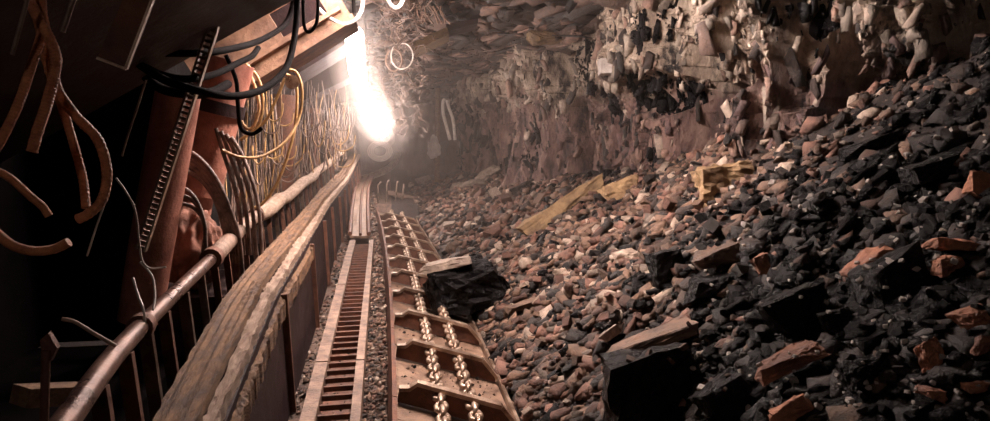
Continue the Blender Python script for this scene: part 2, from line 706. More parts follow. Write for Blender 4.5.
KM = ['coal_i', 'dull_i', 'red_i', 'brown_i', 'pale_i', 'grit']
KN = ['coal', 'dull', 'red', 'brown', 'pale']
r = random.Random(3)
spots = []
N_CHIPS = 46000
for _ in range(N_CHIPS):
    Y = 1.1 * (20 / 1.1) ** (r.random() ** .8)
    t0, xw = toe(Y), lerp_tab(XW, Y)
    X = t0 - .05 + (xw - t0) * r.random() ** .8
    s = (.0105 + .07 * r.random() ** 4.5) * (1 + Y * .025)
    X += (.9 if Y < 4.8 else .25) * r.random() * (X > xw - .35)
    kd = kind_at(X, Y, r)
    if kd == 4 and Y < 4:
        s *= .6
    spots.append(((X, Y, height(X, Y) + s * .3), s, kd))
chips('rubble', spots, KM, 'fine broken coal and stone chips covering the rubble slope', 'rubble')

spots = []
for _ in range(7000):                     # grit on the floor strips beside the rack and the conveyor
    Y = 2.3 * (17 / 2.3) ** r.random()
    w = r.random()
    X = xoff(Y) * (1 if Y < 13 else .8) + (r.uniform(-.19, -.035) if w < .42 else r.uniform(-.95, -.5) if w < .9 else r.uniform(-1.9, -.95))
    s = (.006 + .016 * r.random() ** 2.5) * (1 + Y * .06)
    spots.append(((X, Y, height(X, Y) + s * .3 + (.02 if w < .42 else 0)), s, r.choice([2, 3, 3, 3, 2, 4, 1])))
for _ in range(900):
    Y = 3.0 * (13 / 3.0) ** r.random()
    if r.random() < .72:
        u = r.uniform(.05, .72)
        c = cv(u, Y + .3 * u / CW, 0)
        s = .005 + .014 * r.random() ** 2
        spots.append(((c.x, c.y, c.z + s * .3), s, r.choice([1, 2, 3, 3, 0])))
    elif Y < 8.8:
        s = .004 + .008 * r.random()
        spots.append(((-.3 + r.uniform(-.07, .06) - .008 * Y, Y, .06), s, r.choice([1, 3, 3])))
chips('gravel', spots, KM, 'brown gravel and grit lying on the floor beside the tracks', 'gravel')


# broken blocks standing out of the coal face and slabs hanging from the roof: part of the shell
def blocks(name, spots, mats):
    V, F, MI, o = [], [], [], 0
    r = random.Random(15)
    for (p, sc, rot, mi) in spots:
        tv, tf = TEMPL2[r.randrange(len(TEMPL2))]
        R_ = np.array(Matrix.Rotation(rot[0], 3, 'X') @ Matrix.Rotation(rot[1], 3, 'Y') @ Matrix.Rotation(rot[2], 3, 'Z'))
        V.append((tv * np.array(sc)) @ R_.T + np.array(p))
        F.append(tf + o)
        MI.append(np.full(len(tf), mi))
        o += len(tv)
    V, F, MI = np.concatenate(V), np.concatenate(F), np.concatenate(MI)
    me = bpy.data.meshes.new(name)
    me.vertices.add(len(V))
    me.vertices.foreach_set('co', V.ravel())
    me.loops.add(F.size)
    me.loops.foreach_set('vertex_index', F.ravel())
    me.polygons.add(len(F))
    me.polygons.foreach_set('loop_start', np.arange(len(F)) * 3)
    me.polygons.foreach_set('material_index', MI)
    me.update(calc_edges=True)
    for x in mats:
        me.materials.append(M[x])
    ob = bpy.data.objects.new(name, me)
    COL.objects.link(ob)
    ob['kind'] = 'structure'


TEMPL2 = []
for k in range(24):
    me = rock_mesh('block', 1, 1, 1, 300 + k, None, n=9, blocky=.35, sub=1, rough=.10)
    v = np.empty(len(me.vertices) * 3, dtype=np.float64)
    me.vertices.foreach_get('co', v)
    TEMPL2.append((v.reshape(-1, 3), np.array([p.vertices[:] for p in me.polygons], dtype=np.int64)))
    bpy.data.meshes.remove(me)
r = random.Random(77)
spots = []
nz2 = len(WZ)
for _ in range(26000):
    Y = 2.9 * (22.3 / 2.9) ** r.random()
    z = lerp_tab(ZTOP, Y) - .15 + (3.5 - lerp_tab(ZTOP, Y)) * r.random()
    i = int(np.searchsorted(WYA, Y))
    j = int(np.searchsorted(WZA, z))
    if not (0 <= i < len(WY) and 0 <= j < nz2):
        continue
    p = wallpt(i, j)
    border = 2.05 + .45 * noise.noise(Vector((Y * .9, 1.5, 0))) + .15 * noise.noise(Vector((Y * 4, 7.5, 0)))
    q = noise.noise(Vector((Y * 1.3, z * 1.1, 2.5))) + .5 * noise.noise(Vector((Y * 3.3, z * 2.1, 8)))
    w = (.0065 + .042 * r.random() ** 4) * (1 + .06 * Y)
    near_shade = sstep(3.65, 3.2, Y + .5 * noise.noise(Vector((Y * 2, z * 2, 0))))  # shade of the near recess put into the block colour
    dark = any(((Y - a) / c_) ** 2 + ((z - b_) / d_) ** 2 < 1 for a, b_, c_, d_ in ((6.1, 2.0, .75, .42), (7.7, 1.95, .5, .28), (4.75, 2.5, .10, .35), (9.6, 1.95, .4, .25)))  # recess ovals where coal-black blocks stand for shade
    if r.random() < near_shade * .93 or (((q > .42 and Y > 5.6) or q > .7 or dark) and r.random() < .93):
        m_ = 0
    elif z > border:
        m_ = r.choice([4, 4, 5, 5, 3, 1])
    else:
        m_ = r.choice([1, 2, 2, 3, 3, 1, 6, 1])
    if m_ and r.random() < ((.72 if z < border else .6) if Y < 7 else (.82 if z < border else .5)):
        continue
    tall = r.uniform(1.2, 3.2) if z > border else r.uniform(1.2, 4.2)
    spots.append(((p[0] + w * .35, Y, z), (w * r.uniform(.5, 1.1), w * r.uniform(.6, 1.3), w * tall), (r.gauss(0, .22), r.gauss(0, .3), r.uniform(-.9, .9)), m_))
M['face_purple_i'] = mat('purple_seam_rock', (.17, .098, .088), (.05, .028, .027), (.5, .8), 9, .9, 40, rand='island', amt=.55)
M['face_brown_i'] = mat('brown_seam_rock', (.25, .155, .115), (.085, .05, .04), (.5, .8), 9, .9, 40, rand='island', amt=.5)
M['face_pale_i'] = mat('pale_band_rock', (.46, .385, .31), (.18, .14, .11), (.5, .8), 9, .9, 40, rand='island', amt=.6)
M['face_grey_i'] = mat('grey_band_rock', (.36, .28, .22), (.13, .095, .075), (.5, .8), 9, .9, 40, rand='island', amt=.6)
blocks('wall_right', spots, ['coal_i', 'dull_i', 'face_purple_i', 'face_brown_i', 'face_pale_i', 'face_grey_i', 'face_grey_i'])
spots = []
for _ in range(1500):
    X, Y = r.uniform(-.6, 2.9), 8.5 + 14 * r.random() ** 1.4
    i, j = int(np.searchsorted(CYA, Y)), int(np.searchsorted(CXA, X))
    p = ceilpt(i, j)
    w = (.06 + .22 * r.random() ** 2)
    spots.append(((X, Y, p[2] + .005), (w * r.uniform(.5, 1), w * r.uniform(1.2, 3.2), w * r.uniform(.1, .3)), (r.gauss(0, .08), r.gauss(0, .12), r.gauss(.1, .25)), r.choice([0, 0, 0, 1, 1])))
blocks('ceiling', spots, ['dull_i', 'face_brown_i', 'face_grey_i'])


# single rocks that can be told apart: (name, label, px, py, w, h, tilt, depth/width, kind, blocky, closer, rough)
PLACED = []


def boulder(name, label, px, py, w, h, tilt=0, dr=.8, kind='coal', blocky=.75, pull=0.0, rough=.03, cat='rock', n=12, lean=0, Y=None, yaw=0, sub=7):
    if Y is None:
        Y = hit(px, py + h * .15).y - pull
    c = P(px, py, Y)
    k = Y / FPX
    a = math.radians(tilt)
    e1 = (RGT * math.cos(a) + UPV * math.sin(a))
    up = (UPV * math.cos(a) - RGT * math.sin(a))
    fw = e1.cross(up) * -1
    l = math.radians(lean)
    up2 = up * math.cos(l) + fw * math.sin(l)
    fw2 = fw * math.cos(l) - up * math.sin(l)
    if yaw:
        q = Matrix.Rotation(math.radians(yaw), 3, up2)
        e1, fw2 = q @ e1, q @ fw2
    hx, hz = w * k / 2, h * k / 2
    hy = hx * dr
    seed = len(PLACED) + 31
    me = rock_mesh(name, hx, hy, hz, seed, kind, n=n, blocky=blocky * .55, sub=sub, rough=(.05 + rough * 1.6) * (hx * hz) ** .5)
    o = bpy.data.objects.new(name, me)
    COL.objects.link(o)
    R = Matrix((e1, fw2, up2)).transposed()
    o.matrix_world = Matrix.Translation(c) @ R.to_4x4()
    tag(o, label, cat)
    PLACED.append((c, max(hx, hz) * .8, px, py))
    return o


boulder('boulder', 'huge shadow-black boulder with a pale slanting slab edge along its top', 654, 386, 132, 88, 16, .7, 'coal', 1.0, .12, .05, 'boulder')  # coal-black colour carries the shadow below the overhanging slab
boulder('stone_slab', 'long pale brown slab capping the huge shadow-black boulder', 650, 339, 104, 15, 20, .5, 'brown', 1.0, .42, .03, 'rock')
boulder('rock', 'bright whitish split stone lying just uphill of the long slab', 611, 333, 32, 17, 32, .6, 'pale', .7, .1)
boulder('boulder', 'black square-faced boulder standing under the ochre block', 668, 272, 44, 50, 10, .8, 'coal', .9, .1, .02, 'boulder')
boulder('stone_slab', 'pale brown flat slab roofing a black hollow below the ochre block', 716, 258, 66, 24, 14, .6, 'brown', .8, .15)
boulder('boulder', 'shadow-black boulder filling the hollow beneath the pale brown flat slab', 712, 287, 62, 34, 12, .7, 'coal', .85, .05, .02, 'boulder')  # black stone set where the hollow under the slab is only shaded
boulder('coal_block', 'black wedge of coal with a thin pale ridge near the lower edge', 725, 398, 70, 60, 38, .7, 'coal', .8, .1, .02, 'coal')
boulder('coal_block', 'broad dark block of coal leaning over the rust-red slab', 795, 308, 78, 52, 24, .7, 'coal', .85, .1, .02, 'coal')
boulder('stone_slab', 'rust-red long slab pointing up the dark slope', 786, 360, 88, 22, 25, .45, 'rustred', .75, .2, .04)
boulder('stone_slab', 'pinkish pale slab half buried below the rust-red slab', 790, 410, 52, 24, 28, .5, 'rustred', .75, .12, .04)
boulder('boulder', 'big dark boulder with a pale crooked ridge under the coal bank', 888, 278, 90, 62, 28, .8, 'coal', .8, .1, .03, 'boulder')
boulder('rock', 'brown crusty ridge stone capping the big dark boulder', 866, 262, 56, 16, 38, .6, 'rustred', .6, .22, .05)
boulder('boulder', 'smooth reddish boulder standing high at the edge of the slope', 982, 186, 36, 52, 65, .8, 'rustred', .55, .1, .02, 'boulder')
boulder('stone_slab', 'flat rusty slab below the smooth reddish boulder', 950, 245, 56, 16, -4, .7, 'rustred', .75, .1, .04)
boulder('rock', 'brown lump tucked under the flat rusty slab', 947, 265, 36, 22, 15, .8, 'rustred', .5, .1, .05)
boulder('rock', 'orange-brown crumbly rock at the edge of the dark coal', 972, 318, 46, 26, 8, .8, 'rustred', .5, .15, .06)
boulder('rock', 'rust-coloured knobbly rock with a grey pointed end', 932, 352, 30, 46, 20, .8, 'rustred', .4, .15, .06)
boulder('rock', 'round brown stone below the knobbly rust-coloured rock', 972, 388, 32, 16, 5, .8, 'rustred', .4, .1, .05)
boulder('rock', 'brown pitted rock beside the round brown stone', 982, 345, 24, 26, 0, .8, 'rustred', .4, .1, .05)
boulder('rock', 'flat dark red rock low in the coal bank', 935, 393, 36, 18, -10, .8, 'rustred', .5, .1, .05)
boulder('stone_block', 'large ochre block of stone with ragged side', 722, 182, 68, 46, 14, .7, 'ochre', 1.1, .12, .07)
boulder('stone_slab', 'long ochre slab sloping down from the rock face like a beam', 560, 209, 112, 18, 33, .28, 'ochre', 1.3, .18, .04)
boulder('rock', 'mossy ochre stump-shaped stone beside the long ochre slab', 620, 190, 44, 26, 18, .6, 'ochre', .9, .15, .03)
boulder('coal_block', 'glossy black coal lump spilled over the scraper chain', 463, 287, 104, 60, 4, .6, 'coal', .7, 0, .05, 'coal', lean=-10, Y=6.6)
boulder('stone_slab', 'long pale-edged slab lying across the black lump on the chain', 446, 264, 70, 11, 12, .9, 'pale', .9, 0, .04, Y=6.6)
boulder('rock', 'white chalky stone among dark lumps under the ochre block', 752, 244, 26, 10, 4, .7, 'pale', .6, .15)
boulder('rock', 'pinkish rounded stone beside the white chalky stone', 764, 262, 26, 26, 30, .8, 'rustred', .5, .1)
boulder('rock', 'pale rounded stone resting at the top of the slope against the wall', 785, 149, 24, 16, 12, .8, 'pale', .4, .1)
boulder('boulder', 'pale tan boulder beside the far end of the conveyor', 425, 181, 20, 12, 5, .8, 'pale', .4, 0, .04, 'boulder')
boulder('boulder', 'long pale fallen block at the foot of the far rock corner', 468, 187, 56, 13, 14, .5, 'pale', .6, .1, .05, 'boulder')
boulder('boulder', 'upright tan slab leaning on the far rock corner', 447, 166, 11, 24, -18, .6, 'brown', .7, 0, .04, 'boulder')
boulder('boulder', 'grey fallen block between the far corner and the ochre slab', 487, 174, 32, 13, 35, .6, 'pale', .6, .1, .05, 'boulder')
boulder('boulder', 'dark rounded boulder near the foot of the columned wall', 520, 190, 34, 18, 22, .7, 'dull', .5, .1, .05, 'boulder')
boulder('stone_slab', 'tan splintered slab lying low on the slope near the conveyor', 522, 306, 46, 11, 14, .6, 'brown', .7, .12)
boulder('stone_slab', 'thin pale stone sliver at the far end of the chain', 404, 196, 44, 6, -12, .5, 'brown', .7, .25)
boulder('rock', 'rough brown stone under the ochre stump-shaped stone', 590, 232, 32, 18, 28, .7, 'brown', .6, .1, .05)
boulder('rock', 'grey flat-topped rock midway up the slope above the white split stone', 628, 258, 30, 18, 14, .7, 'pale', .6, .1, .05)
boulder('coal_block', 'black coal slab tilted against the rock face near its top', 870, 148, 70, 22, 18, .7, 'coal', .8, .1, .03, 'coal')
boulder('coal_block', 'thick black coal ledge jutting out below the dark wall recess', 925, 170, 74, 26, 14, .7, 'coal', .8, .1, .03, 'coal')
boulder('coal_block', 'jagged coal lump between the rust-red slab and the big dark boulder', 838, 322, 40, 34, 20, .8, 'coal', .6, .1, .04, 'coal')
boulder('coal_block', 'coal lump with chalky streak below the jagged lump', 862, 372, 44, 36, 15, .8, 'coal', .6, .1, .04, 'coal')
boulder('rock', 'dark red stone beside the pale rounded stone at the wall foot', 748, 135, 30, 16, 16, .8, 'dull', .5, .1, .04)


bpy.context.view_layer.update()
DG = bpy.context.evaluated_depsgraph_get()
RESTS = {'rubble', 'floor', 'gravel', 'boulder', 'coal_block', 'stone_slab', 'rock'}


# repeated smaller rocks: each one an object, in families that look alike
n_big = len(PLACED)


def family(name, label, cat, group, kinds, region, n, size, seed):
    rr = random.Random(seed)
    done = tries = 0
    meshes = [rock_mesh(name, 1, rr.uniform(.6, .9), rr.uniform(.4, .7), seed * 50 + k, None, n=15, blocky=rr.choice([0, .5, .65]), sub=2, rough=.06) for k in range(10)]
    src = {}
    while done < n and tries < 20000:
        tries += 1
        px, py = rr.uniform(region[0], region[2]), rr.uniform(region[1], region[3])
        g = SC.ray_cast(DG, CAM, ray(px, py).normalized())     # settle on whatever heap or boulder is met there
        if not g[0] or g[2].z < .3 or g[4].name.split('.')[0] not in RESTS:
            continue
        p = g[1]
        if p.x > lerp_tab(XW, p.y) - .25 or p.x < toe(p.y) - (.03 if 'conveyor' in label else 0) or p.y > 19:
            continue
        s = rr.uniform(*size) * p.y / FPX / 2
        if any((p - c).length < (s + q) * .95 for c, q, *_ in PLACED[(n_big if s < .02 else 0):]):
            continue
        kd = rr.choice(kinds)
        mk = (rr.randrange(10), kd)
        if mk not in src:
            me = meshes[mk[0]].copy()
            me.materials.append(M[kd])
            o = bpy.data.objects.new(name, me)
            src[mk] = o
        else:
            o = src[mk].copy()
        COL.objects.link(o)
        o.location = (p.x, p.y, p.z + s * .12)
        o.rotation_euler = (rr.uniform(-.7, .7), rr.uniform(-.9, .3), rr.uniform(0, 6.28))
        o.scale = (s, s, s)
        tag(o, label, cat, group)
        PLACED.append((p, s, px, py))
        done += 1


family('coal_lump', 'black coal lump lying loose on the dark near part of the rubble slope', 'coal', 'black coal lumps on the near slope', ['coal', 'coal', 'dull'], (690, 160, 988, 418), 90, (12, 24), 1)
family('glint_stone', 'small whitish stone standing in for a glint on the black coal', 'stone', 'whitish glint stand-ins among the coal', ['white'], (690, 130, 985, 415), 150, (4.5, 12), 2)  # white colour imitates specular glints on the coal
family('rock', 'reddish-brown broken rock on the middle of the rubble slope', 'rock', 'reddish-brown rocks on the middle slope', ['red', 'brown', 'red', 'dull'], (540, 200, 740, 400), 70, (8, 18), 3)
family('rubble_stone', 'brown stone piled along the edge of the scraper conveyor', 'stone', 'brown stones along the conveyor', ['brown', 'red', 'pale'], (450, 215, 580, 418), 50, (7, 14), 4)
family('heaped_rock', 'grey-brown rock heaped against the foot of the rock face', 'rock', 'grey-brown rocks at the wall foot', ['pale', 'brown', 'dull', 'red'], (470, 130, 860, 215), 44, (8, 16), 5)

# ------------------------------------------------------------------ scraper conveyor
pan = thing('conveyor_pan', 'rusty steel trough of the scraper conveyor beside the rubble slope', 'conveyor', cv(CW / 2, 3.2, -.06))
s = 2.6
while s < 13.6:
    e = s + 1.45
    mb = MB()
    n = 6
    for (w0, w1, u0, u1) in ((-.03, 0, 0, CW),):
        vs, fs = [], []
        for i in range(n + 1):
            q = s + (e - s - .012) * i / n
            vs += [cv(u0, q, w0), cv(u1, q, w0), cv(u1, q, w1), cv(u0, q, w1)]
        for i in range(n):
            for k in range(4):
                l = (k + 1) % 4
                fs.append((i * 4 + k, i * 4 + l, i * 4 + 4 + l, i * 4 + 4 + k))
        fs += [(3, 2, 1, 0), (n * 4, n * 4 + 1, n * 4 + 2, n * 4 + 3)]
        mb.add(vs, fs)
    part('deck_plate', mb, 'pan', pan)
    for nm, u, hw, wtop, m in (('side_wall', -.025, .014, .13, 'rust'), ('side_rail', CW + .02, .011, .035, 'bright')):
        mb = MB()
        vs, fs = [], []
        for i in range(n + 1):
            q = s + (e - s - .012) * i / n
            vs += [cv(u - hw, q, -.04), cv(u + hw, q, -.04), cv(u + hw, q, wtop), cv(u - hw, q, wtop)]
        for i in range(n):
            for k in range(4):
                l = (k + 1) % 4
                fs.append((i * 4 + k, i * 4 + l, i * 4 + 4 + l, i * 4 + 4 + k))
        fs += [(3, 2, 1, 0), (n * 4, n * 4 + 1, n * 4 + 2, n * 4 + 3)]
        mb.add(vs, fs)
        part(nm, mb, m, pan, 'bright worn steel edge rail' if m == 'bright' else None)
    s = e

chain = thing('scraper_chain', 'twin steel chain with crosswise flight bars running in the conveyor trough', 'chain', cv(CW / 2, 3.2, .02))
FL = [3.42] + [4.28 + .868 * i for i in range(11)]
for s in FL:
    mb = MB()
    prof = [(.015, .012), (.015, .085), (.075, .10), (.115, .145), (.62, .135), (.70, .085), (.735, .03), (.735, .012)]
    mb.prism([cv(u, s, w) for u, w in prof], cv(.1, s + .05, .0) - cv(.1, s, 0))
    fl = part('flight_bar', mb, 'rust', chain)
    mb = MB()
    mb.prism([cv(.115, s - .022, .147), cv(.62, s - .022, .137), cv(.62, s - .022, .163), cv(.115, s - .022, .173)], cv(.1, s + .062, .0) - cv(.1, s, 0))
    mb.prism([cv(.01, s - .022, .086), cv(.075, s - .022, .101), (cv(.115, s - .022, .147)), cv(.115, s - .022, .173), cv(.07, s - .022, .125), cv(.01, s - .022, .108)], cv(.1, s + .062, .0) - cv(.1, s, 0))
    mb.prism([cv(.62, s - .022, .137), cv(.74, s - .022, .035), cv(.745, s - .022, .058), cv(.63, s - .022, .163)], cv(.1, s + .062, .0) - cv(.1, s, 0))
    part('lit_edge', mb, 'bright', fl, 'bright top edge of a flight bar, painted as if lit')  # lit top of the bar put into a brighter steel


def link_mb(c, d, side, L, wd, rad, seg=6):
    d = d.normalized()
    side = (side - d * side.dot(d)).normalized()
    pts = []
    hl, hw = L / 2 - wd / 2, wd / 2 - rad
    for sg in (1, -1):
        for k in range(6):
            a = -math.pi / 2 + math.pi * k / 5
            pts.append(c + d * sg * (hl + (hw) * math.cos(a)) + side * sg * hw * math.sin(a))
    mb = MB()
    mb.tube(pts, rad, seg, closed=True)
    return mb


made = 0
far_mb = {0: MB(), 1: MB()}
items = []
for st, u in ((0, .255), (1, .455)):
    s = 3.06
    k = 0
    while s < 13.9:
        items.append((s, st, u, k))
        s += .0868
        k += 1
items.sort()
for (s, st, u, k) in items:
    c = cv(u, s, .118)
    d = cv(u, s + .05, .1) - cv(u, s - .05, .1)
    sd = Vector((CR, 0, -SR)) if k % 2 == 0 else Vector((SR, 0, CR))
    sd = (sd + (Vector((SR, 0, CR)) * (.35 if k % 2 == 0 else -.35))).normalized()
    mb = link_mb(c, d, sd, .135, .092, .018)
    if made < 100:
        part('chain_link', mb, 'bright', chain)
        made += 1
    else:
        far_mb[st].add(mb.v, mb.f, 0, True)
for st in (0, 1):
    o = part('far_chain', far_mb[st], 'bright', chain)
    o['kind'] = 'stuff'

# ------------------------------------------------------------------ haulage rack beside the conveyor
rack = thing('haulage_rack', 'ladder-like steel rack track with close rungs beside the conveyor', 'track', (-.38, 3.2, .03))


def rackx(Y, side):
    xl = lerp_tab([(2.5, -.42), (3.43, -.435), (9.0, -.495)], Y)
    return xl if side == 0 else xl + .235


for side, wd in ((0, .075), (1, .05)):
    for (a, b) in ((2.55, 4.28), (4.3, 6.4), (6.42, 8.95)):
        mb = MB()
        mb.beam((rackx(a, side), a, .085), (rackx(b, side), b, .085), wd, .13)
        part('side_rail', mb, 'dusty', rack)
y = 2.6
while y < 8.9:
    mb = MB()
    mb.beam((rackx(y, 0) + .02, y, .10), (rackx(y, 1) - .01, y + .012, .10), .02, .03)
    part('rung', mb, 'rust', rack)
    y += .135
mb = MB()
mb.beam((-.31, 2.55, .035), (-.38, 8.95, .035), .17, .02)
part('bed_plate', mb, 'rust', rack)

tray = thing('cable_tray', 'second steel tray section bending up beyond the ladder rack', 'track', (-.4, 9.6, .05))
pl = pix([(350, 236, 9.4), (352, 210, 11.4), (356, 188, 14.2), (362, 178, 17)])
pr = pix([(369, 236, 9.4), (368, 210, 11.4), (369, 188, 14.2), (374, 176, 17)])
part('tray_plate', MB().ribbon(pl, pr, .03, 30, 3, .006, 3), 'pan', tray)
for pts in (pl, pr):
    part('tray_edge', MB().tube(smooth([p + Vector((0, 0, .03)) for p in pts], 6), .03, 6), 'rust', tray)
mid = [a.lerp(b, .55) + Vector((0, 0, .02)) for a, b in zip(pl, pr)]
part('tray_rib', MB().tube(smooth(mid, 6), .02, 6), 'rust', tray)
solo('curved_pipe', MB().tube(smooth(pix([(362, 179, 17), (374, 175, 17.6), (388, 169, 18.3), (396, 160, 19), (398, 154, 19.4)]), 8), .09, 8), 'bright',
     'pale curved pipe sweeping from the tray towards the far lamp', 'pipe')
for k, (px, py) in enumerate([(378, 190), (386, 188), (395, 189), (401, 192)]):
    c = P(px, py, 14.6 + .2 * k)
    solo('steel_stake', MB().tube([c + Vector((0, 0, -.3)), c + Vector((.02 * k, 0, .1)), c + Vector((.06, .03, .16))], .022, 6), 'steel',
         'short pale steel stake at the far end of the chain', 'stake', 'steel stakes at the far chain end')

# ------------------------------------------------------------------ fence: pipe rail, uprights, planks, side sheets
pipe_pts = [(40, 456, 1.5), (66, 421, 1.66), (117, 352, 2.16), (165, 303, 2.85), (212, 258, 3.7), (256, 216, 5.35), (300, 186, 8.2), (331, 161, 12.5), (352, 142, 17.5)]
pp = smooth(pix(pipe_pts), 8)
fence = thing('pipe_fence', 'long steel pipe handrail on upright bars running up the tunnel', 'railing', Vector((-.95, 3.7, 0)))
i1 = min(range(len(pp)), key=lambda i: abs(pp[i].y - 3.72))
i2 = min(range(len(pp)), key=lambda i: abs(pp[i].y - 5.35))
part('rail_pipe', MB().tube(pp[:i1 + 1], .031, 14), 'pipe', fence)
part('rail_pipe', MB().tube(pp[i1:i2 + 1], .046, 14), 'dusty', fence, 'thicker shiny middle pipe section')
nb = [p + Vector((noise.noise(p * 2.3) * .03, 0, noise.noise(p * 2.1 + Vector((3, 1, 0))) * .04)) for p in pp[i2:]]
part('rail_pipe', MB().tube(nb, [.062 + .012 * noise.noise(p * 3) for p in nb], 10), 'woodpale', fence, 'pale dusty lagged far section')
for i, rr_ in ((i1, .055), (i2, .062)):
    d = (pp[i + 1] - pp[i - 1]).normalized()
    part('pipe_collar', MB().tube([pp[i] - d * .04, pp[i] + d * .04], rr_, 14), 'rust', fence)
d = (pp[20] - pp[19]).normalized()
part('pipe_collar', MB().tube([pp[20] - d * .03, pp[20] + d * .03], .044, 14), 'rust', fence)
rr = random.Random(8)
y = 1.95
while y < 13:
    p = min(pp, key=lambda q: abs(q.y - y))
    k = next((j for j in range(len(pp) - 1) if pp[j].y <= y <= pp[j + 1].y), 0)
    t = (y - pp[k].y) / (pp[k + 1].y - pp[k].y)
    p = pp[k].lerp(pp[k + 1], t)
    w = .045 if y < 3.2 else .034
    part('upright', MB().beam(p + Vector((.0, 0, -.03)), Vector((p.x + .06, p.y + .02, 0)), w, w * .55, up=Vector((0, 1, 0))), rr.choice(['rust', 'rust', 'steel']), fence)
    y += .27 + .02 * y + rr.uniform(-.04, .05)

Ytab = [(-480, 16), (-421, 2.33)]


def plankY(py):
    return lerp_tab([(146, 18), (172, 13.2), (195, 8.6), (225, 5.75), (280, 3.7), (340, 2.92), (421, 2.33), (480, 2.0)], py)


def pk(seq):
    return [P(x, y_, plankY(y_)) for x, y_ in seq]


trough = thing('timber_trough', 'ragged timber-topped wall running below the pipe handrail', 'barrier', (-.65, 4, 0))
PLl = pk([(112, 470), (150, 421), (192, 350), (222, 300), (248, 268), (298, 216), (320, 190), (342, 169), (355, 147)])
PLr = pk([(168, 470), (195, 421), (233, 340), (262, 282), (302, 228), (325, 197), (345, 176), (358, 152)])
part('top_plank', MB().ribbon(PLl, PLr, .05, 420, 9, .007, 1), 'wood', trough)
e1 = [p + Vector((.008, 0, -.035)) for p in PLr]
e2 = [p + Vector((.052, 0, -.05)) for p in PLr]
part('edge_strip', MB().ribbon(e1, e2, .06, 420, 3, .012, 5), 'woodpale', trough, 'pale splintered edge strip')
e3 = [p + Vector((.058, 0, -.13)) for p in PLr[:5]]
e4 = [p + Vector((.085, 0, -.15)) for p in PLr[:5]]
part('lower_strip', MB().ribbon(e3, e4, .09, 200, 2, .012, 9), 'wood', trough)
rs = resample(PLr, 90)
k = 0
while k < 86:
    step = max(4, int(11 - k * .07))
    seg = rs[k:k + step + 1]
    mb = MB()
    vs, fs = [], []
    for p in seg:
        x = p.x + .035
        vs += [(x, p.y, p.z - .1), (x + .025, p.y, p.z - .1), (x + .055, p.y, .0), (x + .03, p.y, .0)]
    n = len(seg) - 1
    for i in range(n):
        for q in range(4):
            l = (q + 1) % 4
            fs.append((i * 4 + q, i * 4 + l, i * 4 + 4 + l, i * 4 + 4 + q))
    fs += [(3, 2, 1, 0), (n * 4, n * 4 + 1, n * 4 + 2, n * 4 + 3)]
    mb.add(vs, fs)
    part('side_sheet', mb, 'dark', trough)
    p = seg[0]
    part('stiffener', MB().beam((p.x + .075, p.y + .02, p.z - .12), (p.x + .1, p.y + .02, .0), .04, .03, up=Vector((0, 1, 0))), 'rust', trough)
    k += step

# ------------------------------------------------------------------ roof supports on the left
rs1 = thing('roof_support', 'nearest roof support, its dark steel canopy slanting overhead on a red leg', 'roof support', (-1.4, 3.6, 0), 'hydraulic roof supports')
A, B = P(128, 92, 3.55), P(318, -14, 3.55)
ax = (B - A).normalized()
nz_ = Vector((-ax.z, 0, ax.x)).normalized()
off = nz_ * .2
Y0 = Vector((0, -1.75, 0))
part('canopy', MB().prism([A - ax * 1.6, B + ax * .1, B + ax * .1 + off, A - ax * 1.6 + off], Y0), 'dark', rs1)
part('bracket_plate', MB().prism(pix([(97, 58, 1.77), (126, 69, 1.77), (156, -8, 1.77), (128, -12, 1.77)]), Vector((0, .015, 0))), 'rust', rs1)
part('bracket_flange', MB().beam(P(126, 69, 1.765), P(157, -12, 1.765), .006, .012, up=Vector((0, 1, 0))), 'bright', rs1, 'thin bright edge of the bracket plate')
part('bracket_flange', MB().beam(P(97, 58, 1.765), P(126, 69, 1.765), .006, .008, up=Vector((0, 1, 0))), 'bright', rs1)
part('leg_cylinder', MB().tube(pix([(180, 84, 4.0), (166, 165, 4.0), (150, 255, 4.0), (140, 320, 4.0)]), .115, 18), 'legred', rs1)
part('base', MB().box((-1.85, 3.0, .14), (1.3, 2.8, .28)), 'shade_black', rs1)
part('shade_plate', MB().prism([(-2.1, 4.55, .28), (-2.1, 1.0, .28), (-2.1, 1.0, 3.1), (-2.1, 4.55, 3.1)], Vector((-.06, 0, 0))), 'shade_black', rs1)  # added black sheet: blocks light and stands for the dark behind
part('rear_shade_plate', MB().prism([(-2.1, 4.5, .28), (-1.5, 4.5, .28), (-1.30, 4.5, 3.0), (-2.1, 4.5, 3.0)], Vector((0, .05, 0))), 'shade_black', rs1)  # added black sheet closing the lit gap with painted darkness

rs2 = thing('roof_support', 'second roof support with lit orange girder, slot and thick red leg', 'roof support', (-1.3, 5.2, 0), 'hydraulic roof supports')
rs2['group'] = 'hydraulic roof supports'
YG = 5.55
A, B = P(194, 76, YG), P(332, -4, YG)
ax = (B - A).normalized()
nz_ = Vector((-ax.z, 0, ax.x)).normalized()
hh = .62
L_ = (B - A).length


def gp(t, h):
    return A + ax * (t * L_) + nz_ * h


